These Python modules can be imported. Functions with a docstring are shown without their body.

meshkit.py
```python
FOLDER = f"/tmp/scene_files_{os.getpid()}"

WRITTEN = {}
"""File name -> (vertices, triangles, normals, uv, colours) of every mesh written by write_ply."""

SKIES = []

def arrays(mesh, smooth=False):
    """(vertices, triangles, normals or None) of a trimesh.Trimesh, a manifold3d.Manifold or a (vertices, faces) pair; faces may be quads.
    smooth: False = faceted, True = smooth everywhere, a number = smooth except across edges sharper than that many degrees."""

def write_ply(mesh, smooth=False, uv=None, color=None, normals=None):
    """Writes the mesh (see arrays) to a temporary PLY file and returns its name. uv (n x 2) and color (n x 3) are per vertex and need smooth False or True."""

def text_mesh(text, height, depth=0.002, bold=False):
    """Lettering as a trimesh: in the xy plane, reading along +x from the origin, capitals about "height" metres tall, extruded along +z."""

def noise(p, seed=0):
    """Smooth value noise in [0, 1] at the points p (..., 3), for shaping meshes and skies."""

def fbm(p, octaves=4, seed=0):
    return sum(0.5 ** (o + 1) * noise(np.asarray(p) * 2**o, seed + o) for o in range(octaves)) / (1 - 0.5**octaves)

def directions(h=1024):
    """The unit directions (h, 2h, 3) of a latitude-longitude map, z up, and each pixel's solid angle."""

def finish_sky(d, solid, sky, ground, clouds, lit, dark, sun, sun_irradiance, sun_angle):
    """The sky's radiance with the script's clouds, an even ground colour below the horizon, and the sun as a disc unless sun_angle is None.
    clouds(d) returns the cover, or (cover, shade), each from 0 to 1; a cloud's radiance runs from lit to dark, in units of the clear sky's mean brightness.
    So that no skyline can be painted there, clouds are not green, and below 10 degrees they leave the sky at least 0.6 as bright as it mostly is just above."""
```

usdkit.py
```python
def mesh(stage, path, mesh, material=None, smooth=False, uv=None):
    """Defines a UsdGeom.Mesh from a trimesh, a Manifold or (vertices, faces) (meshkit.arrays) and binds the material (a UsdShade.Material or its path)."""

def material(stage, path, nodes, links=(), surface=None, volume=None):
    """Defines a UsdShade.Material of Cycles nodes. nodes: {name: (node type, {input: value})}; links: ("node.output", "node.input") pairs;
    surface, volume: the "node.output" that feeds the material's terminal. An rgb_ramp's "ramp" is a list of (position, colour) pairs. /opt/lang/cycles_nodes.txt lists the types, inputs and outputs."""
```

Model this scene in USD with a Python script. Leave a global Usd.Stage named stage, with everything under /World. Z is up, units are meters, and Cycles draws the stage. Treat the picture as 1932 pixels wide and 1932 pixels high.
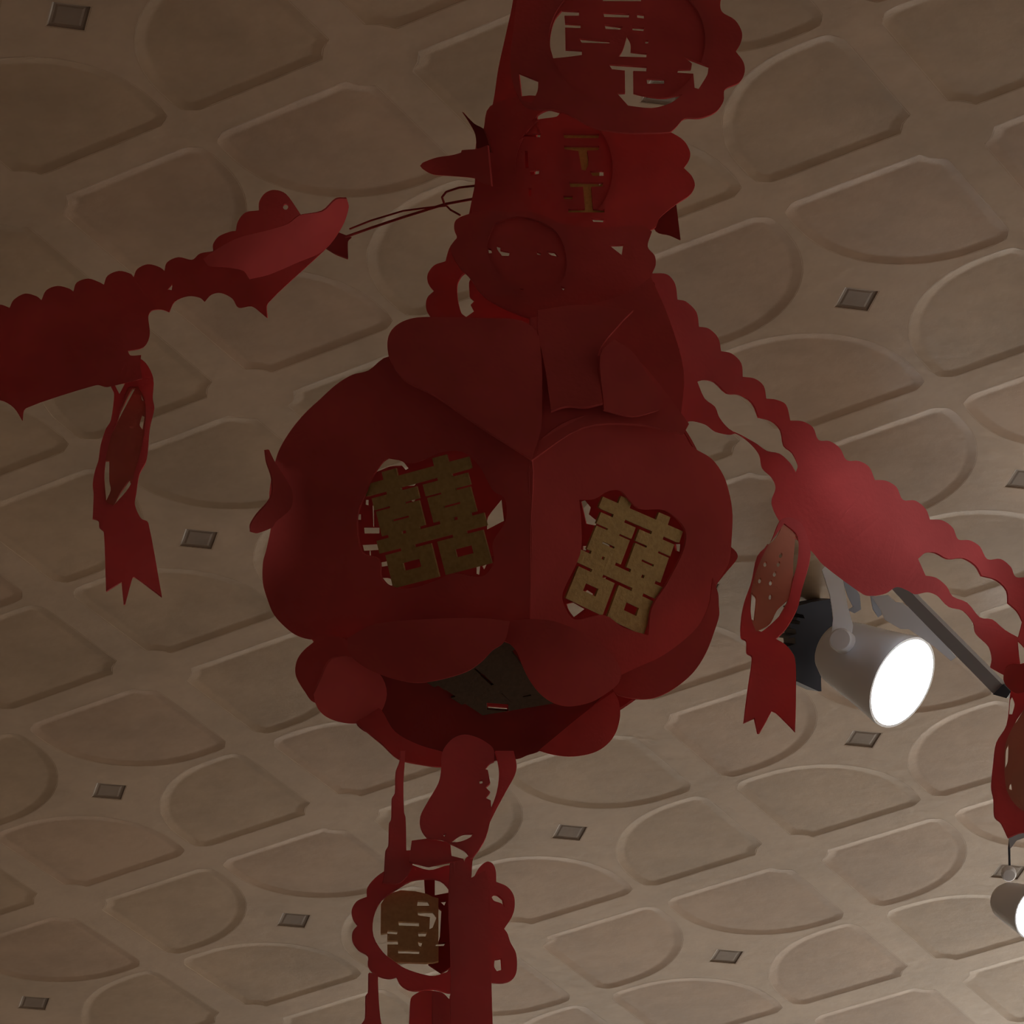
import math, random
import numpy as np, trimesh, manifold3d as m3
from shapely.geometry import Polygon
from shapely.ops import unary_union
import usdkit, meshkit
from pxr import Usd, UsdGeom, UsdLux, Gf, Sdf

random.seed(7)
stage = Usd.Stage.CreateInMemory()
UsdGeom.SetStageUpAxis(stage, UsdGeom.Tokens.z)
UsdGeom.SetStageMetersPerUnit(stage, 1.0)
world = UsdGeom.Xform.Define(stage, '/World')
stage.SetDefaultPrim(world.GetPrim())

# ------------------------------------------------------------------ camera
IMG, F = 1932.0, 8354.34
CELL = 0.40                                              # one coffer of the ceiling
CAM = np.array([0.0, 0.0, 1.5])
up = np.array([-0.0374571, -0.83919907, 0.54253284]); up /= np.linalg.norm(up)
fwd = np.array([0, 0, 1.0]) - up[2] * up; fwd /= np.linalg.norm(fwd)
side = np.cross(fwd, up)
W = np.stack([side, fwd, up])                            # rows: world axes seen from the camera (x right, y down, z ahead)
CEIL_H = 6.4913330332416 * CELL                          # ceiling above the lens
CEIL_Z = CAM[2] + CEIL_H
cam = UsdGeom.Camera.Define(stage, '/World/camera')
cam.CreateHorizontalApertureAttr(36.0); cam.CreateVerticalApertureAttr(36.0)
cam.CreateFocalLengthAttr(36.0 * F / IMG)
cam.CreateClippingRangeAttr(Gf.Vec2f(0.05, 100))
r_, u_, b_ = W[:, 0], -W[:, 1], -W[:, 2]
cam.AddTransformOp().Set(Gf.Matrix4d(*r_, 0, *u_, 0, *b_, 0, *CAM, 1))
EXPOSURE = 1.48
cam.CreateExposureAttr(EXPOSURE)

# ------------------------------------------------------------------ light
def disk_light(name, pos, target, power, color, radius=0.05, cone=None):
    l = (UsdLux.SphereLight if cone and cone < 40 else UsdLux.DiskLight).Define(stage, '/World/' + name)
    z = np.asarray(pos, float) - np.asarray(target, float); z /= np.linalg.norm(z)
    x = np.cross([0.3, 0.9, 0.1], z); x /= np.linalg.norm(x); y = np.cross(z, x)
    l.AddTransformOp().Set(Gf.Matrix4d(*x, 0, *y, 0, *z, 0, *map(float, pos), 1))
    l.CreateRadiusAttr(radius); l.CreateIntensityAttr(power); l.CreateColorAttr(Gf.Vec3f(*color))
    if cone:
        s = UsdLux.ShapingAPI.Apply(l.GetPrim()); s.CreateShapingConeAngleAttr(cone); s.CreateShapingConeSoftnessAttr(0.35)
    return l

WARM, COOL = (1.0, 0.90, 0.78), (0.97, 0.96, 0.90)
# unseen lamps added for the bounced light, in coffers (i, j), with drop below the ceiling, aim and strength: they wash the far wall and the floor
ADDED_LAMPS = [((-4.0, 8.8, 0.22), (-4.0, 10.0, 0.7), 240, COOL), ((-1.0, 8.8, 0.22), (-1.0, 10.0, 0.7), 300, COOL), ((2.0, 8.8, 0.22), (2.0, 10.0, 0.7), 280, COOL),
         ((5.0, 8.8, 0.22), (5.0, 10.0, 0.7), 140, COOL), ((-4.0, 4.5, 0.22), (-6.0, 4.5, 0.8), 130, WARM), ((-2.0, 7.0, 0.25), (-3.0, 6.0, 3.2), 150, WARM)]
AMBIENT = 0.012

# ------------------------------------------------------------------ helpers
def lens(px, py, d):
    """points at image position and depth -> world"""
    px, py, d = np.broadcast_arrays(np.asarray(px, float), np.asarray(py, float), np.asarray(d, float))
    X = np.stack([(px - 966) / F * d, (py - 966) / F * d, d], -1)
    return X @ W.T + CAM
def turn(v):                                             # direction from camera axes to world axes
    return np.asarray(v, float) @ W.T
def ceil_depth(px, py):
    return CEIL_H / (up[0] * (px - 966) / F + up[1] * (py - 966) / F + up[2])

names = {}
def numbered(parent, name):
    k = names.get((parent, name), 0); names[(parent, name)] = k + 1
    return f'{parent}/{name}' + (f'_{k:03d}' if k else '')
def tag(prim, label=None, cat=None, group=None, kind=None):
    for key, v in (('label', label), ('category', cat), ('group', group), ('kind', kind)):
        if v: prim.SetCustomDataByKey(key, v)
    return prim
def thing(name, label, cat, loc=(0, 0, 0), group=None, kind=None):
    x = UsdGeom.Xform.Define(stage, numbered('/World', name)); x.AddTranslateOp().Set(Gf.Vec3d(*map(float, loc)))
    return tag(x.GetPrim(), label, cat, group, kind)
def obj(name, mesh, mat, parent=None, smooth=False, label=None):
    """mesh in world coordinates; shifted to its thing's base"""
    path = numbered(str(parent.GetPath()) if parent else '/World', name)
    v, f, _ = meshkit.arrays(mesh)
    off = np.zeros(3); p = parent
    while p and str(p.GetPath()) not in ('/World', '/'):
        if p.IsA(UsdGeom.Xform):
            off += np.array(p.GetAttribute('xformOp:translate').Get() or (0, 0, 0))
        p = p.GetParent()
    m = usdkit.mesh(stage, path, trimesh.Trimesh(v - off, f, process=False), mat, smooth=smooth)
    if label: tag(m.GetPrim(), label)
    return m.GetPrim()

# ------------------------------------------------------------------ materials
def mat(name, nodes, links, surface): return usdkit.material(stage, '/World/Looks/' + name, nodes, links, surface)
def felt(name, col, through, amount=0.3):
    c = np.array(col)
    return mat(name, {
        'g': ('geometry', {}), 'n': ('noise_texture', {'scale': 260.0, 'detail': 3.0}), 'm': ('noise_texture', {'scale': 14.0, 'detail': 3.0}),
        'r': ('rgb_ramp', {'ramp': [(0.25, tuple(c * 0.82)), (0.75, tuple(c * 1.16))]}),
        'b': ('bump', {'strength': 0.35, 'distance': 0.0012}),
        'd': ('diffuse_bsdf', {'roughness': 0.8}), 't': ('translucent_bsdf', {'color': through}), 'x': ('mix_closure', {'fac': amount})},
        [('g.position', 'n.vector'), ('g.position', 'm.vector'), ('m.fac', 'r.fac'), ('n.fac', 'b.height'), ('r.color', 'd.color'), ('b.normal', 'd.normal'),
         ('d.BSDF', 'x.closure1'), ('t.BSDF', 'x.closure2')], 'x.closure')
FELT = felt('red_felt', (0.68, 0.118, 0.122), (0.66, 0.115, 0.12), 0.24)
FELT_LIT = felt('lit_red_felt', (0.72, 0.165, 0.18), (0.72, 0.16, 0.175), 0.34)  # red felt lightened: stronger light and haze put into the colour
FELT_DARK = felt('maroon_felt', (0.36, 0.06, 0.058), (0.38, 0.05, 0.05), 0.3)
FELT_LEAF = felt('brown_red_glitter', (0.66, 0.20, 0.165), (0.5, 0.14, 0.12), 0.22)
FELT_LEAF_BROWN = felt('brown_glitter', (0.70, 0.35, 0.26), (0.5, 0.22, 0.16), 0.22)
def gold(name, a, b):
    return mat(name, {
        'g': ('geometry', {}), 'n': ('noise_texture', {'scale': 300.0, 'detail': 2.0}), 'r': ('rgb_ramp', {'ramp': [(0.3, a), (0.7, b)]}),
        'b': ('bump', {'strength': 0.4, 'distance': 0.001}), 'p': ('principled_bsdf', {'metallic': 0.15, 'roughness': 0.6})},
        [('g.position', 'n.vector'), ('n.fac', 'r.fac'), ('n.fac', 'b.height'), ('r.color', 'p.base_color'), ('b.normal', 'p.normal')], 'p.BSDF')
GOLD = gold('gold_glitter', (0.34, 0.205, 0.066), (0.42, 0.27, 0.09))
GOLD_LIT = gold('lit_gold_glitter', (0.58, 0.42, 0.12), (0.70, 0.52, 0.17))  # gold lightened in colour to offset the shade behind the slots
GOLD_MID = gold('lit_brown_gold_glitter', (0.46, 0.27, 0.12), (0.55, 0.34, 0.16))  # brown gold, with the lower lantern's stronger light put into its colour
GOLD_SHADED = gold('shaded_gold_glitter', (0.075, 0.045, 0.026), (0.10, 0.06, 0.036))  # gold darkened in colour, standing for shade on the underside
def paint(name, a, b, rough, bump=0.0007, scale=5.0):
    return mat(name, {
        'g': ('geometry', {}), 'n': ('noise_texture', {'scale': scale, 'detail': 8.0, 'roughness': 0.68}), 'k': ('noise_texture', {'scale': 55.0, 'detail': 4.0}),
        'r': ('rgb_ramp', {'ramp': [(0.36, a), (0.64, b)]}), 'b': ('bump', {'strength': 0.6, 'distance': bump}),
        'p': ('principled_bsdf', {'roughness': rough})},
        [('g.position', 'n.vector'), ('g.position', 'k.vector'), ('n.fac', 'r.fac'), ('k.fac', 'b.height'), ('r.color', 'p.base_color'), ('b.normal', 'p.normal')], 'p.BSDF')
TILE = [paint('ceiling_frame_paint', (0.385, 0.278, 0.198), (0.495, 0.362, 0.264), 0.32)]
PANEL = [paint('ceiling_panel_paint', (0.315, 0.214, 0.137), (0.435, 0.302, 0.200), 0.4), paint('ceiling_panel_paint_pink', (0.33, 0.216, 0.144), (0.45, 0.304, 0.208), 0.4)]
BOSS = paint('ceiling_boss_paint', (0.17, 0.115, 0.082), (0.22, 0.155, 0.112), 0.5)
PLAIN = paint('ceiling_slab_paint', (0.30, 0.21, 0.16), (0.38, 0.28, 0.21), 0.6)
WALL = paint('wall_paint', (0.62, 0.58, 0.53), (0.68, 0.64, 0.59), 0.7)
WALL_DIM = paint('wall_paint_brown', (0.30, 0.24, 0.18), (0.36, 0.29, 0.22), 0.7)
FLOOR = paint('floor_boards', (0.24, 0.195, 0.155), (0.30, 0.25, 0.20), 0.5)
def plain(name, col, rough=0.5, metal=0.0): return mat(name, {'p': ('principled_bsdf', {'base_color': col, 'roughness': rough, 'metallic': metal})}, [], 'p.BSDF')
LAMP_BODY = plain('lamp_grey_metal', (0.86, 0.90, 0.98), 0.4)
LAMP_DARK = plain('lamp_dark_plastic', (0.045, 0.055, 0.085), 0.5)
RAIL_DARK = plain('rail_dark_metal', (0.36, 0.39, 0.46), 0.45)
RAIL_PALE = plain('rail_pale_metal', (0.78, 0.80, 0.84), 0.45)
LENS = mat('lamp_lens_light', {'e': ('emission', {'color': (0.90, 0.96, 1.0), 'strength': 8.0})}, [], 'e.emission')

# ------------------------------------------------------------------ the ceiling lattice
wv = np.array([0.8184321577366134, 2.8579353506517364, 1.574704105460694]); th = np.linalg.norm(wv)
R0 = trimesh.transformations.rotation_matrix(th, wv / th)[:3, :3]
T0 = np.array([-0.8403125950581797, -1.5233317475327008, 9.550534834559482])
AX_I, AX_J = turn(R0[:, 0]), turn(R0[:, 1])              # unit vectors in the ceiling plane
ORG = turn(T0 * CELL) + CAM
def lattice(i, j, drop=0.0):
    return ORG + np.multiply.outer(np.asarray(i, float), AX_I) * CELL + np.multiply.outer(np.asarray(j, float), AX_J) * CELL + np.array([0, 0, -drop])

def extrude_down(poly, z0, z1):
    """shapely polygon in lattice cells -> world mesh between two drops below the ceiling plane"""
    parts = []
    for g in getattr(poly, 'geoms', [poly]):
        m = trimesh.creation.extrude_polygon(g, 1.0, engine='earcut')
        v = m.vertices
        p = lattice(v[:, 0], v[:, 1]); p[:, 2] -= z0 + (z1 - z0) * v[:, 2]
        parts.append(trimesh.Trimesh(p, m.faces, process=False))
    m = trimesh.util.concatenate(parts)
    if m.volume < 0: m.invert()
    return m

BAND, RIB, ROUND = 0.047, 0.013, 0.33                      # half widths of the wide and thin ribs, radius of the panel's round inner end
def quarter_panel(sx, sy):
    """one of the four panels of a coffer, in cell units around the coffer's centre"""
    a, b = RIB, 0.5 - BAND
    c = a + ROUND
    pts = [(c - ROUND * math.cos(t), c - ROUND * math.sin(t)) for t in np.linspace(0, math.pi / 2, 14)]       # round end towards the boss
    def arc(x, y, r, t0, t1): return [(x + r * math.cos(t), y + r * math.sin(t)) for t in np.linspace(t0, t1, 5)]
    pts += arc(b - .05, a + .05, .05, -math.pi / 2, 0)
    pts += arc(b + .012, b + .012, .062, -math.pi / 2 - .2, -math.pi - -.2)[:]                       # nipped corner at the crossing of the wide ribs
    pts += arc(a + .05, b - .05, .05, math.pi / 2, math.pi)
    P = Polygon(pts).buffer(0)
    if P.geom_type != 'Polygon': P = max(P.geoms, key=lambda g: g.area)
    return Polygon([(x * sx, y * sy) for x, y in P.exterior.coords]).buffer(0)

def ring_mesh(rings, drops, ci, cj):
    """stack of equal-length rings (cell units) at given drops, capped at the end: a pressed panel seen from below"""
    n = len(rings[0]); V = []
    for rg, d in zip(rings, drops):
        p = lattice(ci + rg[:, 0], cj + rg[:, 1]); p[:, 2] -= d; V.append(p)
    c = lattice(ci + rings[-1][:, 0].mean(), cj + rings[-1][:, 1].mean()); c[2] -= drops[-1]
    V = np.vstack(V + [c[None]]); Fc = []
    for k in range(len(rings) - 1):
        for q in range(n):
            a, b = k * n + q, k * n + (q + 1) % n
            Fc += [[a, b, b + n], [a, b + n, a + n]]
    k = (len(rings) - 1) * n
    Fc += [[k + q, k + (q + 1) % n, len(V) - 1] for q in range(n)]
    m = trimesh.Trimesh(V, np.array(Fc), process=False)
    if m.face_normals[-1][2] > 0: m.invert()
    return m
def shrink(P, d, n=36):
    Q = P.buffer(-d, join_style=1) if d else P
    if Q.geom_type != 'Polygon': Q = max(Q.geoms, key=lambda g: g.area)
    c = np.array(P.centroid.coords[0]); L = P.exterior
    pts = np.array([L.interpolate(t, normalized=True).coords[0] for t in np.arange(n) / n])
    if d == 0: return pts
    out = []
    for p in pts:
        q = Q.exterior.interpolate(Q.exterior.project(__import__('shapely').geometry.Point(p)))
        out.append(q.coords[0])
    return np.array(out)

ceiling = thing('ceiling', 'brown painted ceiling of pressed square coffers with raised ribs', 'ceiling', (0, 0, 0), kind='structure')
QP = [quarter_panel(sx, sy) for sx in (-1, 1) for sy in (-1, 1)]
RINGS = [[shrink(P, d) for d in (0.0, 0.024, 0.034, 0.050)] for P in QP]
frame_poly = Polygon([(-.5, -.5), (.5, -.5), (.5, .5), (-.5, .5)])
for P in QP: frame_poly = frame_poly.difference(P.buffer(-0.004))
BS = 0.062
def diamond(b): return np.array([(0, -b), (b/2, -b/2), (b, 0), (b/2, b/2), (0, b), (-b/2, b/2), (-b, 0), (-b/2, -b/2)])
frame_poly = frame_poly.difference(Polygon(diamond(BS)))
bs_rings = [diamond(b) for b in (BS + .004, BS - .006, BS - .014, BS - .022)]
from shapely import affinity
for ti in range(-4, 7):
    for tj in range(-3, 10):
        ci, cj = ti + .5, tj + .5
        t = obj('tile', extrude_down(affinity.translate(frame_poly, ci, cj), 0.0, 0.0065), TILE[0], ceiling)
        for k in range(4):
            obj('panel', ring_mesh(RINGS[k], (0.0066, 0.0053, 0.0052, 0.0055), ci, cj), PANEL[random.random() < .45], t, 75)
        obj('boss', ring_mesh(bs_rings, (0.0066, 0.0052, 0.0050, 0.0054), ci, cj), BOSS, t)
slab = Polygon([(-9, -9), (14, -9), (14, 18), (-9, 18)])
obj('slab', extrude_down(slab, -0.12, -0.012), PLAIN, ceiling)
# the rest of the room: outside the picture, it carries the bounced light
def wall_box(i0, j0, i1, j1):
    return extrude_down(Polygon([(i0, j0), (i1, j0), (i1, j1), (i0, j1)]), 0.0, CEIL_Z)
for nm, b in (('wall_left', (9.0, -9, 9.3, 18)), ('wall_right', (-6.0, -9, -5.7, 18)), ('wall_back', (-9, 10.2, 14, 10.5)), ('wall_front', (-9, -9, 14, -8.7))):
    tag(obj(nm, wall_box(*b), WALL if nm != 'wall_left' else WALL_DIM), 'plain painted wall of the room', 'wall', kind='structure')
fl = extrude_down(slab, CEIL_Z, CEIL_Z + 0.1)
tag(obj('floor', fl, FLOOR), 'brown board floor of the room', 'floor', kind='structure')

# ------------------------------------------------------------------ felt sheets
def smooth_ring(pts, sub=4, corner=62):
    P = np.asarray(pts, float); n = len(P); out = []
    e0 = P - np.roll(P, 1, 0); e1 = np.roll(P, -1, 0) - P
    ang = np.degrees(np.abs(np.arctan2(e0[:, 0] * e1[:, 1] - e0[:, 1] * e1[:, 0], (e0 * e1).sum(1))))
    tan = (np.roll(P, -1, 0) - np.roll(P, 1, 0)) / 2
    L1 = np.linalg.norm(e1, axis=1)
    for k in range(n):
        q = (k + 1) % n; a, b = P[k], P[q]
        def tg(i):
            if ang[i] > corner: return (b - a) * 0.9
            v = tan[i]; l = np.linalg.norm(v); return v / max(l, 1e-9) * min(l, L1[k])
        ta, tb = tg(k), tg(q)
        for t in np.arange(sub) / sub:
            h = (2*t**3 - 3*t**2 + 1, t**3 - 2*t**2 + t, -2*t**3 + 3*t**2, t**3 - t**2)
            out.append(h[0]*a + h[1]*ta + h[2]*b + h[3]*tb)
    return np.array(out)
def crop(x0, y0, s, pts): return [(x0 + x / s, y0 + y / s) for x, y in pts]
G = lambda *p: crop(940, 0, 4.0, p)                      # the scales of the enlargements that were measured
H = lambda *p: crop(800, 200, 4.0, p)
A = lambda *p: crop(480, 560, 4.0, p)
B = lambda *p: crop(920, 560, 4.0, p)
C = lambda *p: crop(480, 1000, 4.0, p)
D = lambda *p: crop(920, 1000, 4.0, p)
L = lambda *p: crop(0, 330, 2.76, p)
PL = lambda *p: crop(140, 620, 3.578, p)
E8 = lambda *p: crop(640, 820, 2.76, p)
RG = lambda *p: crop(1180, 500, 2.5425, p)
R6 = lambda *p: crop(1330, 940, 2.4152, p)
LW = lambda *p: crop(640, 1400, 3.6316, p)
SP = lambda *p: crop(780, 190, 7.155, p)
K4 = lambda *p: crop(1450, 1040, 4.0083, p)
X = lambda *p: list(p)

def ell(cx, cy, rx, ry, a=0, n=48):
    t = np.arange(n) / n * 2 * math.pi; c, s = math.cos(a), math.sin(a)
    x, y = rx * np.cos(t), ry * np.sin(t)
    return list(zip(cx + c * x - s * y, cy + s * x + c * y))
def shape(outline, holes=(), smooth=True):
    P = Polygon(smooth_ring(outline) if smooth else outline).buffer(0)
    for h in holes:
        P = P.difference(Polygon(smooth_ring(h, 3, 40)).buffer(0))
    return P
PXM = 0.000407                                           # metres per pixel at the lantern
def plane(d0, cx, cy, gx=0.0, gy=-0.647, bulge=0.0, r=200.0, wave=0.0, wl=140.0, ph=0.0):
    """depth of a sheet: tilted plane, dished by bulge (towards the viewer) and slightly wavy"""
    def f(x, y):
        d = d0 + gx * (x - cx) * PXM + gy * (y - cy) * PXM
        if bulge: d = d - bulge * np.clip(1 - ((x - cx)**2 + (y - cy)**2) / r**2, -0.6, 1)
        if wave: d = d + wave * np.sin((x * 0.8 + y * 0.6) / wl * 2 * math.pi + ph) * np.sin((y * 0.8 - x * 0.5) / (wl * 1.7) * 2 * math.pi + ph)
        return d
    return f
def sheet_mesh(P, depth, thick=0.0022, step=26.0):
    rings = []
    for g in getattr(P, 'geoms', [P]):
        if g.geom_type != 'Polygon' or g.area < 4: continue
        rings.append(np.array(g.exterior.coords)[:-1]); rings += [np.array(h.coords)[:-1] for h in g.interiors]
    cs = m3.CrossSection(rings, m3.FillRule.EvenOdd)
    m = m3.Manifold.extrude(cs, 1.0).refine_to_length(step)
    me = m.to_mesh(); v = np.array(me.vert_properties[:, :3], float); f = np.array(me.tri_verts)
    x, y, z = v.T
    p = lens(x, y, depth(x, y)); e = 2.0
    dx = lens(x + e, y, depth(x + e, y)) - lens(x - e, y, depth(x - e, y)); dy = lens(x, y + e, depth(x, y + e)) - lens(x, y - e, depth(x, y - e))
    n = np.cross(dx, dy); n /= np.linalg.norm(n, axis=1, keepdims=True)
    return trimesh.Trimesh(p + n * (z * thick)[:, None], f, process=False)
def sheet(name, P, depth, material, parent, label=None, thick=0.0022, step=26.0):
    return obj(name, sheet_mesh(P, depth, thick, step), material, parent, smooth=40, label=label)

def glyph():
    """the double-happiness character in the unit square (0..1, y down), joined strokes with slots between"""
    bx = []
    def r(x0, y0, x1, y1): bx.append(Polygon([(x0, y0), (x1, y0), (x1, y1), (x0, y1)]))
    for o in (0.0, 0.5):
        c = o + 0.25
        r(c - .05, 0, c + .05, .24); r(o + .02, .07, o + .48, .14); r(o + .05, .205, o + .45, .275)
        r(c - .05, .27, c + .05, .36)
        r(o + .06, .33, o + .44, .40); r(o + .06, .33, o + .15, .52); r(o + .35, .33, o + .44, .52); r(o + .06, .455, o + .44, .52)
        r(c - .13, .51, c - .04, .62); r(c + .04, .51, c + .13, .62)
        r(c - .045, .64, c + .045, .75)
        r(o + .05, .73, o + .45, .80); r(o + .05, .73, o + .15, 1.0); r(o + .35, .73, o + .45, 1.0); r(o + .05, .91, o + .45, 1.0)
    r(0, .585, 1, .665); r(.0, .07, 1.0, .135)
    return unary_union(bx)
def glyph_at(tl, tr, br, bl, fat=4.0):
    g = glyph(); tl, tr, br, bl = map(np.array, (tl, tr, br, bl))
    def mp(P):
        P = np.array(P); u, v = P[:, :1], P[:, 1:]
        return (1-u)*(1-v)*tl + u*(1-v)*tr + u*v*br + (1-u)*v*bl
    out = [Polygon(mp(k.exterior.coords), [mp(h.coords) for h in k.interiors]) for k in getattr(g, 'geoms', [g])]
    return unary_union(out).buffer(fat, join_style=2)

# ---------------------------------------------------------------- the big round lantern
D0 = 3.30
ball = thing('ball_lantern', 'big round red felt lantern of overlapping discs with two gold double-happiness characters', 'lantern', lens(940, 1010, 3.36))
windows = [E8((176,205),(210,160),(260,125),(330,140),(365,180),(350,188),(330,165),(270,170),(220,190)),
    E8((775,430),(845,340),(858,450),(770,495)), E8((350,250),(375,240),(410,250),(395,270),(360,270)), E8((372,325),(410,318),(395,350),(380,350)),
    E8((140,340),(160,340),(158,370),(138,365)), E8((98,415),(120,415),(120,445),(98,445)), E8((130,485),(215,485),(215,515),(132,515)),
    E8((174,370),(186,370),(188,480),(178,480)), E8((122,575),(212,570),(212,600),(130,605)), E8((158,605),(170,605),(174,680),(162,680)),
    E8((220,665),(280,655),(270,680),(222,688)), E8((225,745),(270,748),(310,780),(262,788)),
    E8((715,690),(735,680),(730,730),(715,725)), E8((745,685),(768,675),(755,702)),
    E8((1258,350),(1280,342),(1310,380),(1300,415),(1342,450),(1335,475),(1285,465),(1270,400)), E8((1325,545),(1345,532),(1408,578),(1405,608),(1320,560)),
    E8((1268,580),(1285,580),(1285,605),(1268,600)), E8((1745,570),(1775,570),(1772,612),(1750,605)), E8((1370,745),(1390,740),(1380,775),(1365,775)),
    E8((1255,830),(1290,808),(1322,830),(1310,855)), E8((1182,880),(1215,872),(1278,908),(1222,950),(1195,915)),
    X((920,1330),(957,1333),(957,1339),(921,1336))]
def bowl(x, y):
    rr = ((x - 945) / 470.0)**2 + ((y - 1020) / 450.0)**2
    return 3.37 + 0.16 * np.sqrt(np.clip(1 - rr, 0, 1))
body = shape(ell(945, 1015, 405, 385), windows)
sheet('back_panel', body, bowl, FELT, ball)
# front left disc with the character that hangs in its opening
hole_l = E8((180,205),(260,120),(380,150),(520,95),(640,90),(730,165),(800,290),(862,335),(866,450),(800,560),(805,665),(740,740),(600,722),(540,745),(400,795),(300,800),(220,755),(205,650),(115,610),(92,430),(138,300))
left = plane(D0, 1000, 1000, -0.36, 0.05, 0.020, 420)
disc_l = Polygon(smooth_ring([(735,672),(695,699),(665,707),(635,725),(605,752),(575,780),(550,810),(530,842),(520,868),(508,930),(512,985),(503,1035),(496,1062),(496,1100),(505,1132),(517,1160),(540,1185),(562,1200),(592,1207),(680,1200),(790,1190),(900,1186),(1000,1188),(1001,1100),(1001,1000),(1003,860),(960,800),(900,740),(830,690)])).buffer(0).difference(Polygon(smooth_ring(hole_l)).buffer(0))
p = sheet('panel', disc_l, left, FELT, ball)
sheet('character', glyph_at(*E8((128,232),(655,88),(808,655),(262,795))), lambda x, y: left(x, y) + 0.003, GOLD, p, 'gold glitter double-happiness character')
# right disc
hole_r = E8((1250,340),(1330,335),(1400,295),(1470,295),(1560,385),(1700,395),(1800,490),(1795,600),(1705,780),(1630,900),(1610,1045),(1480,1005),(1380,940),(1230,965),(1172,890),(1165,820),(1255,620),(1260,450))
right = plane(D0, 1000, 1000, 0.62, 0.05, 0.020, 420)
disc_r = Polygon(smooth_ring([(1001,860),(1060,800),(1140,778),(1220,785),(1285,812),(1305,842),(1342,865),(1365,897),(1377,935),(1382,972),(1380,1022),(1375,1062),(1352,1105),(1352,1140),(1330,1200),(1260,1265),(1170,1290),(1100,1260),(1040,1215),(1002,1188),(1002,1100),(1003,1000)])).buffer(0).difference(Polygon(smooth_ring(hole_r)).buffer(0))
p = sheet('panel', disc_r, right, FELT, ball)
sheet('character', glyph_at(*E8((1395,300),(1790,470),(1600,1042),(1172,835))), lambda x, y: right(x, y) + 0.003, GOLD, p, 'gold glitter double-happiness character')
# upper faces: lobes that close the ball towards the string
sheet('panel', shape([(812,598),(780,600),(755,609),(738,624),(731,645),(735,675),(762,715),(820,745),(900,800),(1003,866),(1022,800),(1018,640),(985,605),(900,600)]), plane(3.335, 870, 640, 0.1, -0.9, 0.012, 200), FELT, ball)
sheet('panel', shape([(1010,628),(1126,664),(1160,640),(1215,690),(1260,745),(1300,800),(1290,818),(1200,800),(1100,806),(1003,868),(1012,760)]), plane(3.345, 1120, 720, 0.35, -0.9, 0.012, 200), FELT, ball)
sheet('panel', shape(B((850,440),(950,320),(1100,420),(1200,580),(1300,720),(1300,850),(1100,900),(880,850))), plane(3.322, 1180, 720, 0.5, -0.6), FELT, ball)
# flaps folded outwards along the seams
sheet('flap', shape([(501,850),(508,849),(512,858),(518,870),(540,905),(552,930),(548,960),(520,985),(514,995),(486,1006),(474,1004),(474,990),(486,970),(511,940),(514,905),(504,872)]), plane(3.31, 512, 930, 0.6, 0.2), FELT, ball)
sheet('flap', shape([(1352,1050),(1377,1030),(1388,1040),(1392,1050),(1387,1060),(1370,1080),(1350,1105),(1340,1090)]), plane(3.40, 1365, 1060, 0.3, 0.1), FELT, ball)
sheet('flap', shape([(1345,1090),(1355,1120),(1356,1140),(1357,1160),(1350,1185),(1332,1232),(1307,1270),(1270,1300),(1235,1316),(1202,1318),(1165,1310),(1150,1290),(1168,1276),(1205,1258),(1245,1240),(1285,1212),(1318,1180),(1338,1140)]), plane(3.325, 1260, 1240, 0.25, -0.5, 0.01, 150), FELT, ball)
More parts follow.
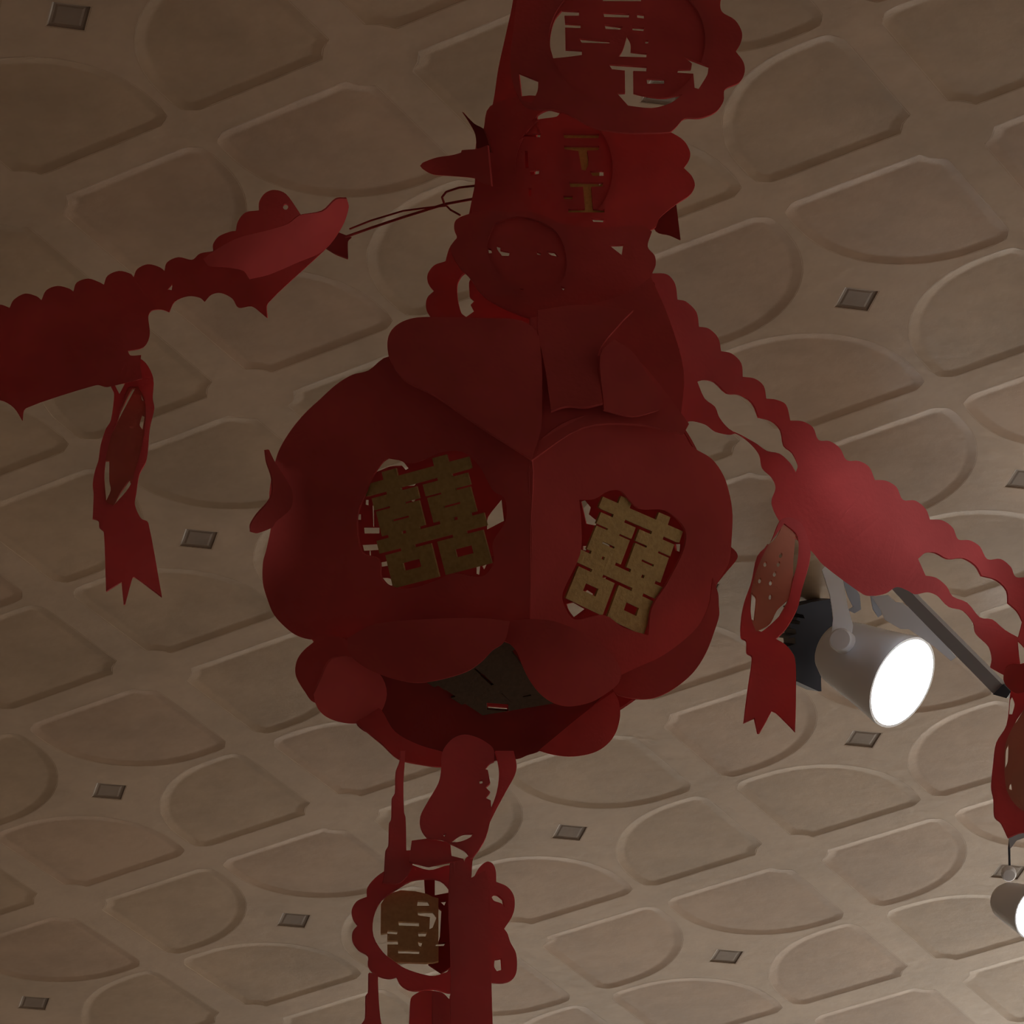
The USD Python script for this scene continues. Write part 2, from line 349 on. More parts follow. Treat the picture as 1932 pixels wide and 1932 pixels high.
sheet('petal', shape([(955,1172),(1000,1168),(1045,1172),(1107,1197),(1145,1225),(1165,1250),(1172,1270),(1166,1290),(1146,1307),(1115,1325),(1075,1333),(1045,1327),(1020,1310),(1000,1285),(987,1260),(975,1230),(962,1214),(948,1208)]), plane(3.275, 1070, 1250, 0.25, -0.35, 0.014, 120), FELT, ball)
sheet('petal', shape([(655,1205),(705,1178),(805,1168),(905,1166),(962,1172),(952,1210),(930,1226),(910,1247),(880,1267),(830,1282),(792,1288),(767,1286),(730,1277),(690,1260),(660,1235)]), plane(3.265, 820, 1225, -0.1, -0.35, 0.016, 170), FELT, ball)
sheet('flap', shape([(600,1200),(592,1211),(575,1225),(562,1242),(557,1262),(560,1280),(575,1305),(592,1325),(640,1330),(690,1310),(690,1250),(650,1205)]), plane(3.34, 620, 1265, -0.5, 0.1, 0.01, 90), FELT, ball)
sheet('flap', shape([(625,1245),(606,1280),(596,1302),(592,1312),(600,1337),(615,1352),(640,1362),(672,1365),(712,1352),(730,1310),(715,1270),(665,1240)]), plane(3.285, 650, 1310, 0.8, 0.7, 0.01, 90), FELT, ball)
bot = plane(3.31, 900, 1240, 0.0, 0.85, 0.0)
disc_b = shape([(672,1364),(687,1380),(697,1382),(720,1402),(752,1430),(792,1440),(830,1445),(880,1440),(977,1432),(995,1425),(1018,1417),(1075,1370),(1115,1335),(1150,1300),(1100,1230),(950,1190),(780,1200),(690,1250),(680,1310)], [X((918,1326),(959,1329),(959,1342),(919,1339))])
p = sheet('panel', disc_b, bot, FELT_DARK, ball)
sheet('character', glyph_at((806,1282),(950,1208),(1042,1322),(905,1345), 5.5).difference(Polygon([(918,1326),(959,1329),(959,1342),(919,1339)])), lambda x, y: bot(x, y) - 0.004, GOLD_SHADED, p, 'gold character on the underside, half hidden, darkened in colour for shade')
sheet('flap', shape([(1016,1416),(1045,1424),(1082,1427),(1120,1420),(1145,1405),(1162,1382),(1170,1350),(1167,1322),(1158,1305),(1125,1328),(1090,1355),(1050,1388)]), plane(3.33, 1100, 1370, 0.2, -0.5, 0.01, 90), FELT, ball)
sheet('flap', shape([(672,1362),(700,1386),(722,1404),(752,1431),(792,1441),(835,1446),(880,1440),(840,1420),(790,1405),(745,1380),(720,1340),(700,1330)]), plane(3.30, 760, 1400, 0.2, -0.5), FELT, ball)

# ---------------------------------------------------------------- the stack of medallions above it
def plumb(y): return 3.40 + (1000 - y) * 0.647 * PXM
upper = thing('medallion_lantern', 'stack of scalloped red felt medallions with cut-out characters, hanging above the big round lantern', 'lantern', lens(1080, 300, 3.6))
sheet('strap', shape([(972,-60),(968,0),(955,62),(940,130),(930,195),(913,245),(900,262),(896,300),(896,345),(887,393),(880,430),(1000,440),(1010,300),(1020,120),(1060,-60)], [G((155,548),(302,608),(296,690),(250,778),(178,757))]), plane(3.64, 950, 220, -0.5, -0.6), FELT, upper)
m1w = [G((480,76),(610,82),(610,118),(500,118),(505,175),(622,182),(622,212),(505,208),(508,370),(632,378),(632,415),(520,430),(415,440),(390,340),(400,230),(430,140)),
    G((790,92),(990,102),(985,132),(800,128)), G((1048,100),(1102,108),(1102,140),(1048,132)), G((800,182),(942,202),(920,224),(810,218)), G((1008,202),(1102,208),(1096,234),(1014,228)),
    G((610,288),(842,308),(842,327),(630,322)), G((972,268),(1000,320),(1000,388),(1122,402),(1118,432),(908,427),(942,370)),
    G((830,482),(1122,502),(1118,538),(1020,535),(1022,700),(1130,725),(1250,737),(1392,712),(1300,778),(1160,815),(980,797),(895,702),(958,700),(955,532),(858,522)),
    G((1118,592),(1256,598),(1256,632),(1124,632)), G((1400,428),(1592,500),(1580,560),(1512,672),(1482,662),(1472,556),(1352,548),(1358,524),(1455,522),(1462,480)),
    G((1110,302),(1134,302),(1134,328),(1110,328)), G((790,-30),(1080,-30),(1080,9),(790,8))]
h1 = ell(1183, 75, 148, 126)
m1 = shape([(985,-60),(975,0),(968,60),(962,110),(966,150),(985,195),(1010,205),(1055,208),(1085,222),(1120,240),(1180,250),(1262,249),(1275,240),(1292,223),(1322,222),(1350,211),(1365,191),(1368,168),(1395,155),(1405,136),(1402,116),(1388,97),(1397,82),(1400,62),(1387,38),(1362,22),(1360,0),(1372,-20),(1365,-50),(1200,-80)], [h1] + m1w + [G((155,548),(302,608),(296,690),(250,778),(178,757))])
d1 = plane(3.555, 1190, 80, 0.12, -0.75, 0.012, 220)
p = sheet('medallion', m1, d1, FELT, upper)
sheet('character', shape(ell(1183, 75, 160, 138), m1w), lambda x, y: d1(x, y) + 0.004, FELT, p, None)
m2w = [G((250,912),(320,850),(390,820),(472,845),(440,880),(320,897)), G((150,1060),(200,1002),(322,1008),(316,1036),(200,1032)),
    G((490,1008),(762,1010),(756,1042),(500,1042)), G((495,1098),(762,1102),(756,1132),(672,1136),(682,1230),(660,1288),(630,1282),(605,1140),(500,1126)),
    G((690,1292),(797,1288),(797,1327),(713,1327)), G((535,1373),(792,1378),(786,1407),(702,1410),(716,1575),(802,1578),(802,1603),(530,1603),(530,1578),(655,1575),(640,1410),(545,1412)),
    G((703,1648),(797,1653),(792,1677),(718,1674)), G((200,1140),(220,1140),(230,1270),(207,1270)), G((240,1288),(312,1278),(306,1312),(245,1322)), G((230,1420),(250,1420),(250,1480),(232,1480)), G((490,1478),(562,1478),(562,1502),(500,1502))]
h2 = ell(1064, 318, 92, 108)
m2 = shape([(925,200),(912,245),(900,262),(896,300),(896,345),(889,393),(905,425),(960,430),(1010,440),(1100,455),(1180,448),(1235,430),(1245,410),(1275,385),(1302,367),(1311,350),(1305,332),(1290,317),(1300,302),(1302,287),(1290,265),(1262,248),(1180,215),(1080,195),(1000,180)], [h2] + m2w)
d2 = plane(3.60, 1090, 330, 0.1, -0.75, 0.012, 220)
p = sheet('medallion', m2, d2, FELT, upper)
sheet('character', shape(ell(1064, 318, 104, 120), m2w), lambda x, y: d2(x, y) + 0.004, FELT, p, None)
sheet('backing', shape([(1056,246),(1134,248),(1130,350),(1146,340),(1148,405),(1068,405),(1058,330)]), lambda x, y: d2(x, y) + 0.0068, GOLD_LIT, p, 'gold glitter sheet behind the slots')
h3 = [(925,440),(935,420),(975,408),(1020,418),(1052,440),(1068,480),(1066,520),(1040,552),(990,558),(955,535),(930,500),(918,470)]
m3w = [H((482,1072),(508,1080),(515,1110),(490,1112)), H((548,1050),(580,1060),(575,1085),(650,1100),(640,1132),(588,1130),(552,1080)), H((850,1095),(885,1110),(880,1125),(855,1120)), H((922,1095),(985,1100),(1016,1136),(960,1126)), H((715,1372),(755,1380),(735,1398)), H((1032,1360),(1070,1372),(1050,1392))]
m3_ = shape([(872,408),(859,417),(857,432),(862,448),(850,470),(868,505),(884,520),(905,550),(925,567),(960,585),(1000,600),(1050,612),(1130,610),(1190,590),(1222,545),(1230,517),(1237,500),(1235,482),(1222,465),(1230,437),(1210,425),(1120,430),(1040,418),(960,400),(910,398)], [h3] + m3w + [ H((1395,1050),(1507,1045),(1495,1127))])
d3 = plane(3.49, 1030, 500, 0.1, -0.7, 0.012, 200)
p = sheet('medallion', m3_, d3, FELT, upper)
sheet('character', shape([(912,440),(930,408),(980,398),(1030,408),(1065,432),(1080,480),(1078,525),(1045,565),(985,570),(945,548),(918,505)], m3w), lambda x, y: d3(x, y) + 0.004, FELT, p, None)
sheet('medallion', shape([(870,445),(850,464),(842,487),(840,493),(820,500),(807,517),(808,535),(819,549),(806,562),(804,582),(814,600),(850,625),(920,640),(1010,645),(1060,620),(1040,560),(960,500),(900,450)], [H((310,1253),(365,1290),(340,1330),(345,1440),(382,1470),(352,1500),(378,1550),(318,1592),(280,1560),(252,1450),(250,1340),(280,1280)), m3w[0], m3w[1], m3w[3]]), plane(3.545, 900, 550, -0.2, -0.7, 0.01, 150), FELT, upper)
sheet('panel', shape([(1000,600),(1180,556),(1228,522),(1262,600),(1290,700),(1284,790),(1000,790)]), plane(3.42, 1150, 660, 0.3, -0.6), FELT, upper)
sheet('ribbon', shape(B((380,100),(380,280),(440,560),(480,860),(600,822),(740,830),(870,800),(830,440),(1000,200),(1100,100),(700,60))), plane(3.318, 1050, 700, 0.15, -0.95), FELT, upper)
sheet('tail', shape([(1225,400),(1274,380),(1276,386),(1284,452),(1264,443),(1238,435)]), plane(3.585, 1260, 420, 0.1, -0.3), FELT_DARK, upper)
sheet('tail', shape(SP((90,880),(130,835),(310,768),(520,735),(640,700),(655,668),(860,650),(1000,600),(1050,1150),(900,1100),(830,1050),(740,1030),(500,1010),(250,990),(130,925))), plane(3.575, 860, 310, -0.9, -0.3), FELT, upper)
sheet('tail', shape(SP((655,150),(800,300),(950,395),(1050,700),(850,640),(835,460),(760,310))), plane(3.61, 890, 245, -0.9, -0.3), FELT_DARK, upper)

# ---------------------------------------------------------------- the smaller medallion lantern below
low = thing('medallion_lantern', 'small red lantern with looped scalloped medallion hanging below the big round one', 'lantern', lens(820, 1720, 3.22))
def lowd(dz=0.0, gx=0.0, gy=-0.647, wave=0.0): return plane(3.200 + dz, 820, 1700, gx, gy, wave=wave)
edge_w = [LW((1040,138),(1092,128),(1100,200),(1085,330),(1042,448),(1038,400),(1003,382),(1035,342),(1003,310),(1035,280),(1018,192),(998,185)), LW((958,262),(982,256),(986,282),(962,286)), LW((760,685),(838,630),(917,625),(900,652),(830,682)), LW((703,630),(736,625),(720,647))]
sheet('strap', shape(LW((420,60),(418,125),(392,200),(387,340),(366,380),(362,520),(347,550),(342,700),(322,740),(312,900),(300,960),(420,960),(500,860),(490,742),(460,742),(455,520),(444,480),(440,280),(450,130),(452,60))), lowd(0.0, 0.4), FELT_LIT, low)
sheet('pendant_panel', shape(LW((1062,120),(1058,50),(1020,10),(950,-30),(860,-52),(780,-25),(720,40),(700,100),(700,170),(680,280),(600,420),(556,510),(562,590),(612,655),(700,662),(760,690),(860,740),(900,790),(920,785),(1005,650),(1050,445),(1062,300)), edge_w), lowd(-0.02, 0.1, -0.7), FELT_LIT, low)
sheet('ribbon', shape(LW((1070,60),(1090,130),(1100,210),(1085,330),(1045,450),(1010,560),(940,680),(900,770),(865,800),(850,940),(905,940),(918,790),(962,720),(1003,662),(1012,600),(1062,490),(1142,340),(1202,230),(1216,160),(1195,60))), lowd(-0.005, 0.3), FELT_LIT, low)
sheet('collar', shape(LW((497,675),(610,660),(760,690),(770,780),(850,800),(742,823),(612,848),(480,818),(488,742)), (), False), lowd(-0.012, 0.1), FELT_LIT, low)
ring_hole = LW((425,985),(500,945),(580,935),(690,945),(755,1010),(800,1100),(820,1300),(790,1480),(740,1575),(650,1602),(560,1588),(450,1550),(380,1505),(300,1440),(235,1330),(235,1200),(290,1080))
med = shape(LW((320,880),(245,932),(192,1000),(190,1060),(122,1090),(86,1150),(96,1210),(128,1255),(92,1300),(92,1360),(132,1420),(196,1460),(196,1520),(216,1560),(272,1600),(342,1616),(392,1605),(422,1660),(482,1695),(562,1700),(652,1690),(780,1712),(900,1600),(900,950),(860,860),(745,845),(615,877),(470,835),(400,860)), [ring_hole])
dl = lowd(0.012, 0.05)
p = sheet('medallion', med, dl, FELT_LIT, low)
lw_w = [LW((538,1085),(607,1090),(622,1122),(534,1122)), LW((534,1163),(642,1163),(668,1200),(640,1272),(618,1282),(622,1200),(540,1187)), LW((404,1228),(547,1233),(547,1262),(409,1257)), LW((330,1288),(402,1293),(396,1317),(330,1314)), LW((538,1303),(602,1303),(592,1332),(544,1332)), LW((330,1358),(402,1358),(402,1387),(330,1387)), LW((538,1363),(572,1370),(560,1402),(545,1395)), LW((648,1397),(665,1378),(732,1373),(715,1397)), LW((404,1423),(552,1428),(547,1452),(405,1447)), LW((685,1090),(735,1085),(720,1120))]
sheet('character', shape(LW((286,1110),(330,1045),(420,1015),(520,1022),(600,1040),(640,1060),(680,1070),(680,1500),(640,1510),(600,1512),(385,1505),(330,1465),(330,1306),(284,1312)), lw_w, False), lambda x, y: dl(x, y) + 0.006, GOLD_MID, p, 'gold glitter character with slots cut through')
sheet('spoke', shape(LW((582,930),(655,930),(655,1050),(760,1030),(830,1120),(830,1500),(700,1580),(610,1520),(660,1450),(690,1330),(700,1150),(590,1060)), lw_w, False), lambda x, y: dl(x, y) + 0.014, FELT_DARK, p)
sheet('strap', shape(LW((760,830),(850,800),(905,930),(1000,880),(1030,1000),(1040,1500),(1052,1940),(1070,2050),(760,2050),(765,1500),(750,1100)), ()), lowd(-0.03, 0.2), FELT_LIT, low)
sheet('loop_panel', shape(LW((880,960),(918,935),(960,860),(1010,820),(1050,832),(1072,880),(1076,958),(1150,990),(1195,1050),(1202,1130),(1182,1200),(1130,1280),(1152,1310),(1172,1370),(1212,1450),(1217,1560),(1192,1620),(1130,1646),(1030,1642),(880,1640)), [LW(*ell(1000, 945, 16, 16, 0, 12)), LW((1044,1062),(1060,1045),(1085,1045),(1122,1075),(1132,1132),(1110,1105),(1060,1087)), LW((1064,1490),(1112,1480),(1117,1560),(1080,1570),(1062,1540))]), lowd(0.0, 0.4), FELT_LIT, low)
sheet('strap', shape(LW((205,1580),(265,1590),(270,1750),(282,1890),(300,1980),(300,2060),(130,2060),(155,1932),(182,1885),(186,1730),(202,1715))), lowd(0.02, 0.4), FELT_LIT, low)
sheet('tassel', shape(LW((490,1760),(530,1722),(590,1702),(700,1715),(755,1762),(760,1735),(800,1700),(800,2050),(474,2050),(480,1900)), ()), lowd(0.006, -0.3), FELT_LIT, low)
sheet('tassel', shape(LW((640,1712),(700,1715),(755,1762),(800,1770),(800,2050),(640,2050))), lowd(-0.006, 0.3), FELT_LIT, low)

# ---------------------------------------------------------------- garlands
gl = thing('garland', 'folded red felt garland with scalloped edge crossing the left side of the ceiling', 'garland', lens(300, 600, 3.72))
def gld(x, y): return 3.70 + 0.02 * np.sin(x / 90.0) * np.sin(y / 60.0) - (y - 600) * 0.4 * PXM + (300 - x) * 0.1 * PXM
RUN_L = [(-80 - 155 * k, 1180 + 38 * k + (k % 2) * 60) for k in range(9)] + [(-1400 + 155 * k + x, 1055 - 38 * k - y) for k in range(9) for x, y in ((0, 0), (40, 55), (100, 60))][:26]
sheet('strip', shape(L(*RUN_L,(-60,690),(0,675),(50,692),(72,650),(130,618),(190,632),(216,652),(242,600),(300,578),(360,592),(382,607),(400,560),(460,540),(520,560),(541,572),(560,525),(620,500),(680,515),(696,532),(715,490),(770,465),(830,480),(856,502),(870,455),(930,428),(1000,442),(1040,410),(1110,397),(1110,360),(1140,320),(1200,295),(1228,292),(1240,240),(1280,195),(1348,185),(1350,140),(1380,95),(1430,78),(1490,100),(1560,197),(1690,392),(1395,668),(1390,745),(1360,720),(1310,685),(1242,692),(1210,645),(1150,615),(1100,625),(1066,662),(1040,640),(980,632),(910,660),(882,715),(840,700),(790,705),(772,740),(780,830),(750,895),(665,915),(680,940),(735,938),(730,990),(740,1060),(560,1105),(500,1095),(135,1215),(118,1280),(70,1210),(0,1170),(-80,1180)), [L((870,597),(898,565),(894,600)), L(*ell(1487, 165, 14, 16, 0, 12))]), gld, FELT, gl)
def fold(x, y): return gld(x, y) - 0.075 + (0.55 * (x - 520) + 0.5 * (y - 460)) * PXM
sheet('flap', shape(L((1060,440),(1110,400),(1230,332),(1390,290),(1500,255),(1562,210),(1680,190),(1750,128),(1806,124),(1816,170),(1782,270),(1690,392),(1560,452),(1400,520),(1300,543),(1268,500),(1180,482),(1090,475))), fold, FELT, gl)
sheet('tail', shape(L((1700,380),(1760,298),(1832,325),(1812,348),(1813,434),(1750,410))), lambda x, y: gld(x, y) - 0.008, FELT_DARK, gl)
cord = thing('cord', 'thin dark red cord tying the left garland to the medallion stack', 'cord', lens(780, 400, 3.65))
def tube(pts, r, n=8):
    pts = np.asarray(pts); c = trimesh.creation.sweep_polygon(Polygon([(r * math.cos(a), r * math.sin(a)) for a in np.arange(n) / n * 2 * math.pi]), pts)
    return c
def line(px, d0, d1, sub=6):
    px = np.array(px, float); t = np.linspace(0, len(px) - 1, sub * (len(px) - 1) + 1)
    x, y = np.interp(t, np.arange(len(px)), px[:, 0]), np.interp(t, np.arange(len(px)), px[:, 1])
    return lens(x, y, np.linspace(d0, d1, len(t)))
obj('strand', tube(line([(652,447),(700,430),(760,410),(840,385),(900,374)], 3.69, 3.62), 0.0011), FELT_DARK, cord, 40)
obj('strand', tube(line([(660,432),(700,416),(760,398),(805,392),(842,388),(850,396),(868,406)], 3.69, 3.62), 0.0008), FELT_DARK, cord, 40)
obj('loop', tube(line([(838,384),(834,372),(842,362),(866,354),(900,350)], 3.63, 3.60), 0.0009), FELT_DARK, cord, 40)

RUN = [(1872 + 135 * k + x, 1496 + 90 * k + y) for k in range(11) for x, y in ((58, 4), (108, 34), (134, 88))] + [(3357 - 135 * k - x, 2800 - 90 * k - y) for k in range(11) for x, y in ((10, 60), (70, 50), (125, 100))]
hp = lens(1120, -52, 3.62)
obj('hanger_cord', tube([hp, hp + (0, 0, .1), (hp[0], hp[1], CEIL_Z - 0.004)], 0.0015), FELT_DARK, upper, 40)
gr = thing('garland', 'long scallop-edged red felt garland falling from the lantern to the right edge', 'garland', lens(1600, 960, 3.68))
def grd(x, y):
    ridge = (y - 560) - (x - 1230) * 0.83               # distance below the garland's upper edge
    return 3.60 + (x - 1230) * 0.25 * PXM + 0.012 * np.sin(x / 70.0) + np.sqrt((ridge - 95)**2 + 500.0) * 0.45 * PXM
sheet('strip', shape(RG((60,60),(100,45),(140,40),(200,45),(238,90),(250,166),(290,175),(340,225),(353,296),(400,305),(445,350),(459,413),(510,425),(555,470),(563,536),(620,545),(663,580),(676,641),(720,645),(770,670),(791,746),(850,750),(900,780),(926,839),(980,845),(1030,880),(1061,936),(1120,940),(1170,970),(1196,1031),(1250,1035),(1300,1065),(1331,1126),(1390,1130),(1440,1170),(1461,1221),(1520,1225),(1570,1260),(1596,1316),(1650,1320),(1700,1350),(1736,1411),(1800,1410),(1850,1450),(1872,1496),*RUN,(1900,2010),(1800,1960),(1750,1932),(1756,1890),(1740,1830),(1680,1770),(1670,1720),(1620,1660),(1550,1640),(1500,1590),(1450,1570),(1390,1580),(1350,1560),(1300,1545),(1250,1575),(1190,1587),(1140,1580),(950,1440),(890,1370),(800,1300),(735,1225),(700,1140),(720,1070),(700,1020),(655,975),(640,910),(590,850),(530,810),(500,815),(430,800),(380,765),(305,750),(265,790),(180,800),(60,500)),
    [RG((345,560),(380,550),(430,560),(490,615),(550,620),(610,660),(640,730),(700,745),(745,790),(760,865),(800,900),(826,960),(816,998),(790,950),(740,905),(680,895),(630,860),(560,820),(500,790),(450,730),(430,680),(380,640)),
     RG((1404,1410),(1440,1380),(1490,1380),(1550,1410),(1620,1405),(1680,1440),(1710,1490),(1780,1510),(1830,1560),(1836,1620),(1880,1660),(1906,1710),(1886,1787),(1820,1750),(1760,1700),(1700,1690),(1640,1620),(1570,1590),(1540,1540),(1490,1500),(1440,1490)), RG(*ell(130, 94, 12, 14, 0, 12))]), grd, FELT_LIT, gr)
sheet('flower', shape(R6((1362,800),(1372,772),(1400,758),(1430,760),(1470,748),(1500,780),(1500,850),(1460,880),(1420,890),(1385,868),(1362,835))), lambda x, y: grd(x, y) - 0.02, FELT, gr)

def hanging(label, outline, leaf, leaf_felt, d0, cx, cy):
    t = thing('pendant', label, 'pendant', lens(cx, cy, d0))
    f = plane(d0, cx, cy, 0.15, -0.647, 0.0, wave=0.004, wl=160)
    sheet('frame', outline, f, FELT_LIT, t)
    sheet('leaf', leaf, lambda x, y: f(x, y) + 0.002, leaf_felt, t, 'brown-red glitter leaf inside the frame')
    return t
plo = shape(PL((245,375),(270,440),(247,620),(212,680),(181,780),(166,880),(141,960),(126,1040),(131,1110),(126,1280),(165,1295),(171,1340),(200,1370),(215,1772),(320,1705),(337,1860),(345,1860),(395,1680),(415,1675),(592,1808),(500,1310),(450,1280),(410,1190),(420,1110),(440,980),(490,880),(510,680),(541,540),(530,470),(535,340),(490,240),(430,190),(330,250),(250,330)))
pin = Polygon(smooth_ring(PL((360,400),(430,385),(475,470),(482,600),(470,720),(440,860),(410,960),(380,1060),(265,1195),(212,1165),(200,1040),(212,880),(250,720),(285,640),(320,520)))).buffer(0)
tri = Polygon(PL((268,368),(347,363),(305,442))).buffer(0)
plh = unary_union([Polygon(smooth_ring(PL(*q), 3)).buffer(0) for q in (((415,400),(350,520),(280,655),(268,650),(330,520),(390,405)), ((450,440),(472,490),(458,482)), ((460,580),(477,590),(462,682),(442,650)), ((213,890),(237,890),(237,1030),(247,1090),(216,1162),(203,1000)), ((372,1018),(382,1050),(330,1125),(262,1198),(308,1110)))])
hanging('red felt pendant with forked tail hanging from the left garland', plo.difference(pin).difference(tri), pin.buffer(3).difference(plh), FELT_LEAF, 3.68, 250, 900)
pro = shape(R6((345,100),(300,200),(240,262),(212,380),(181,470),(166,560),(166,632),(190,650),(191,700),(215,720),(205,820),(178,1022),(226,1000),(240,1068),(250,1066),(305,965),(325,975),(411,1062),(415,870),(410,730),(370,670),(322,640),(370,590),(421,500),(441,420),(481,250),(450,130),(400,90)))
rin = Polygon(smooth_ring(R6((362,115),(415,160),(427,210),(420,300),(402,370),(380,465),(345,530),(262,606),(232,605),(212,550),(208,440),(235,330),(280,230),(322,170)))).buffer(0)
rh = unary_union([Polygon(smooth_ring(R6(*q), 3)).buffer(0) for q in (((357,112),(330,172),(290,212),(284,205),(320,160)), ((413,168),(428,200),(420,300),(402,362),(403,280)), ((213,430),(235,455),(226,560),(208,545)), ((378,463),(352,512),(320,562),(262,608),(243,602),(298,570),(328,512)))])
spots = unary_union([Polygon(ell(*R6(q)[0], 3.2, 5.5, 0.3, 10)) for q in ((335,300),(300,385),(345,260),(318,345),(298,450),(250,375),(275,300))])
hanging('red felt pendant with brown leaf hanging from the right garland beside the lantern', pro.difference(rin), rin.buffer(3).difference(rh).difference(spots), FELT_LEAF_BROWN, 3.58, 1470, 1150)
peo = shape(R6((1400,870),(1390,900),(1376,1030),(1331,1110),(1316,1200),(1305,1310),(1316,1370),(1321,1450),(1350,1480),(1380,1545),(1450,1520),(1520,1540),(1560,1450),(1600,1380),(1620,1250),(1590,1100),(1540,1000),(1510,880),(1460,850)), [R6((1400,985),(1412,935),(1400,900),(1392,915),(1386,985))])
pei = Polygon(smooth_ring(R6((1454,960),(1420,1010),(1372,1112),(1364,1220),(1376,1332),(1420,1402),(1480,1440),(1540,1350),(1560,1220),(1530,1080),(1490,990)))).buffer(0)
peh = unary_union([Polygon(smooth_ring(R6(*q), 3)).buffer(0) for q in (((1452,965),(1425,1010),(1412,1030),(1430,990)), ((1372,1150),(1384,1120),(1380,1200),(1368,1230)), ((1390,1300),(1396,1296),(1400,1330),(1385,1325)))])
hanging('red felt pendant cut off by the right edge of the picture', peo.difference(pei), pei.buffer(3).difference(peh), FELT_LEAF_BROWN, 3.70, 1930, 1440)

# ---------------------------------------------------------------- spotlights and rail
def frame_of(axis):
    z = np.asarray(axis, float) / np.linalg.norm(axis); x = np.cross([0, 0, 1.0], z); x /= np.linalg.norm(x)
    M = np.eye(4); M[:3, 0], M[:3, 1], M[:3, 2] = x, np.cross(z, x), z
    return M
def lathe(profile, centre, axis, n=48):
    m = trimesh.creation.revolve(np.array(profile, float), sections=n); M = frame_of(axis); M[:3, 3] = centre
    m.apply_transform(M); 
    if m.volume < 0: m.invert()
    return m
def bar(p0, p1, w, h, upv):
    """box beam from p0 to p1, w across and h along upv, with chamfered edges"""
    p0, p1 = np.asarray(p0, float), np.asarray(p1, float); d = p1 - p0; Ln = np.linalg.norm(d); d /= Ln
    s = np.cross(d, upv); s /= np.linalg.norm(s); u2 = np.cross(s, d); c = min(w, h) * 0.12
    pr = [(-w/2+c, -h/2), (w/2-c, -h/2), (w/2, -h/2+c), (w/2, h/2-c), (w/2-c, h/2), (-w/2+c, h/2), (-w/2, h/2-c), (-w/2, -h/2+c)]
    m = trimesh.creation.extrude_polygon(Polygon(pr), Ln); M = np.eye(4); M[:3, 0], M[:3, 1], M[:3, 2], M[:3, 3] = s, u2, d, p0
    m.apply_transform(M)
    if m.volume < 0: m.invert()
    return m
Z = np.array([0, 0, 1.0])
def spotlight(label, px, py, d, axis_cam, rad, group=None, full=True):
    c = lens(px, py, d); ax = turn(axis_cam); ax /= np.linalg.norm(ax)
    t = thing('spotlight', label, 'lamp', c, group)
    r = rad
    obj('lens', lathe([(0, -0.004), (r * .97, -0.004), (r * .97, 0.0), (r * .6, 0.005), (0, 0.007)], c, ax), LENS, t, 40)
    h = obj('housing', lathe([(0, -2.1*r), (r*.34, -2.07*r), (r*.56, -1.95*r), (r*.70, -1.72*r), (r*.78, -1.35*r), (r*.86, -.85*r), (r*.97, -.3*r), (r*1.03, -.05*r), (r*1.03, .06*r), (r*.975, .06*r), (r*.975, -.03*r), (0, -.03*r)], c, ax), LAMP_BODY, t, 40)
    return t, c, ax
dl1 = 4.80
lampA, cA, axA = spotlight('lit grey spotlight with dark driver box just below the right garland', 1698.5, 1285.7, dl1, (0.69, 0.345, -0.637), 0.0512)
sA = dl1 / F
# yoke arm, joint and driver box
obj('yoke', sheet_mesh(Polygon(K4((405,140),(440,95),(560,200),(600,420),(640,560),(620,700),(540,720),(480,600),(490,500),(465,330))), lambda x, y: 4.80 + (1200 - y) * 0.3 * PXM, 0.006), LAMP_BODY, lampA, 40)
obj('bracket', sheet_mesh(Polygon(K4((545,190),(620,225),(690,330),(700,440),(650,470),(600,445),(640,420),(600,340),(575,260))), lambda x, y: 4.83 + 0 * x, 0.006), RAIL_DARK, lampA, 40)
obj('bracket', sheet_mesh(Polygon(K4((770,330),(800,330),(860,480),(830,500),(790,440))), lambda x, y: 4.835 + 0 * x, 0.006), RAIL_DARK, lampA, 40)
cab = [(200,420),(330,385),(470,360),(490,560),(560,660),(420,760),(395,900),(400,1060),(380,1060),(215,985),(205,800),(150,720),(205,700),(200,650),(150,660),(165,640),(210,625),(205,590),(170,580),(160,545),(235,555),(240,530),(210,520),(220,500),(275,510),(262,480),(215,470)]
obj('driver_box', sheet_mesh(Polygon(K4(*cab)).buffer(0), lambda x, y: 4.90 + (x - 1530) * 0.3 * PXM, 0.05), LAMP_DARK, lampA, 40)
obj('joint', lathe([(0, -.012), (.011, -.012), (.013, -.009), (.013, .009), (.011, .012), (0, .012)], lens(1590, 1210, 4.80), turn((-.3, -.2, -.9))), LAMP_BODY, lampA, 40)
railt = thing('track_rail', 'dark grey lighting track with pale underside plate on the ceiling beside the lit spotlight', 'lighting track', lens(1800, 1210, 4.6))
def raild(x, y): return 4.62 - (x - 1800) * 0.3 * PXM
obj('rail', sheet_mesh(Polygon(K4((930,180),(1030,250),(1110,345),(1770,1010),(1700,1078),(1065,430),(900,250))), raild, 0.034), RAIL_DARK, railt, 40)
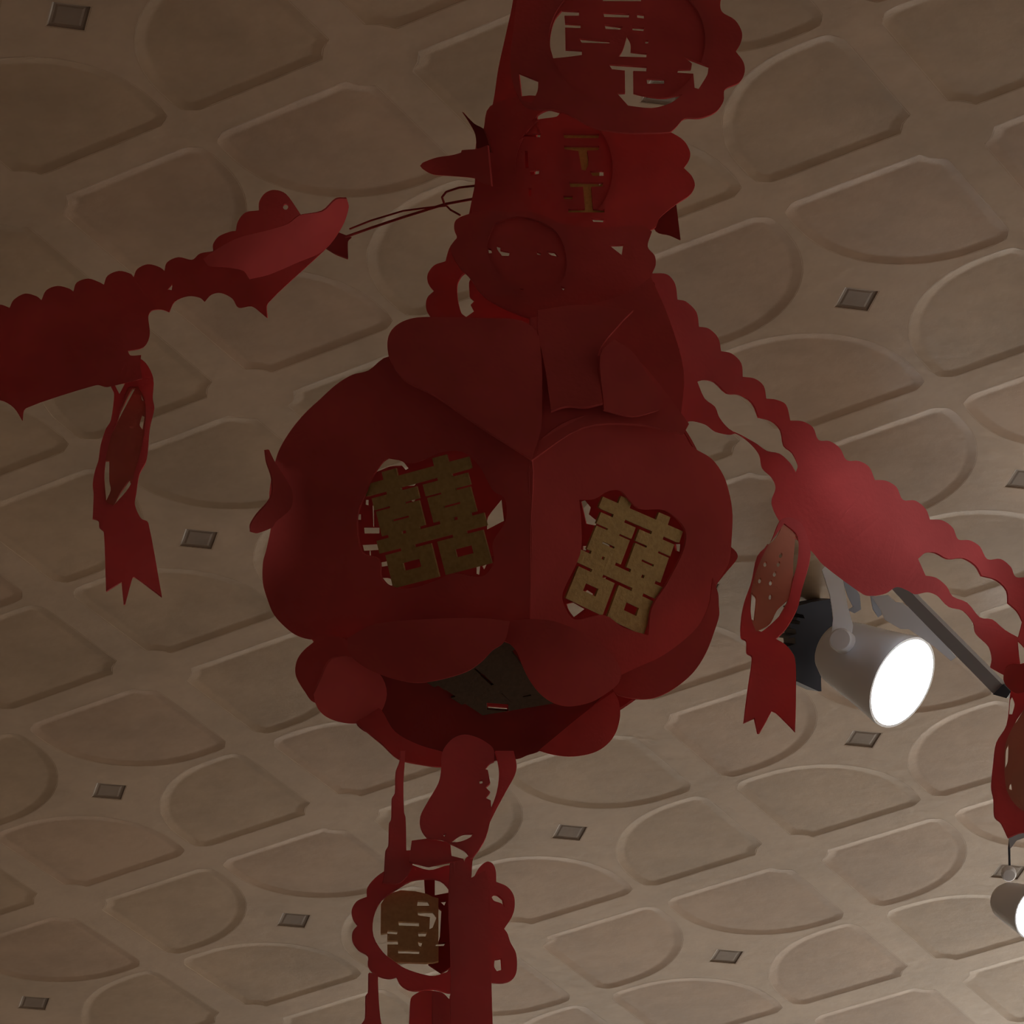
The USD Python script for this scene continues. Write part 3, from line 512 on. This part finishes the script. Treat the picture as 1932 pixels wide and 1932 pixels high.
obj('base_plate', sheet_mesh(Polygon(K4((780,345),(900,330),(960,385),(1010,390),(1080,440),(1290,650),(1420,800),(1380,830),(1250,720),(1060,590),(1000,590),(880,520),(850,450))), lambda x, y: 4.72 + (x - 1750) * -0.2 * PXM, 0.006), RAIL_PALE, railt, 40)
obj('end_cap', sheet_mesh(Polygon(K4((1775,1005),(1835,1062),(1800,1112),(1696,1083))), lambda x, y: raild(x, y) - 0.003, 0.04), LAMP_DARK, railt, 40)
lampB, cB, axB = spotlight('second lit spotlight, cut off by the right edge of the picture', 1953, 1722, 5.15, (0.55, 0.2, -0.8), 0.031)
obj('wire', tube(line([(1905,1640),(1904,1600),(1906,1575),(1925,1560)], 5.2, 5.25), 0.0014), LAMP_DARK, lampB, 40)
obj('bracket', sheet_mesh(Polygon([(1903,1572),(1940,1560),(1940,1578),(1918,1586),(1906,1602)]), lambda x, y: 5.21 + 0 * x, 0.006), RAIL_DARK, lampB, 40)
obj('knob', lathe([(0, -.006), (.007, -.006), (.009, -.003), (.009, .003), (.007, .006), (0, .006)], lens(1903, 1648, 5.2), turn((0, .3, -.9)), 20), LAMP_BODY, lampB, 40)

# the spotlights' beams, and those of the unseen added lamps
disk_light('spotlight_beam', cA + axA * 0.012, cA + axA, 7, COOL, 0.045)
for k, (a, b, pw, col) in enumerate(ADDED_LAMPS):
    disk_light('added_beam_%03d' % k, lattice(a[0], a[1], a[2]), lattice(b[0], b[1], b[2]), pw, col, 0.06, 60)
disk_light('added_spot', lens(2700, 250, 3.0), lens(1655, 1045, 3.7), 36, COOL, 0.04, 8.5)  # unseen spot added to brighten the right garland
disk_light('added_spot_001', lens(0, 2400, 2.8), lens(585, 435, 3.65), 42, WARM, 0.04, 2.4)  # unseen spot added at lower left to brighten the left garland's flap
dome = UsdLux.DomeLight.Define(stage, '/World/ambient_dome'); dome.CreateIntensityAttr(AMBIENT); dome.CreateColorAttr(Gf.Vec3f(1, .95, .9))  # faint uniform ambient light added around the closed room
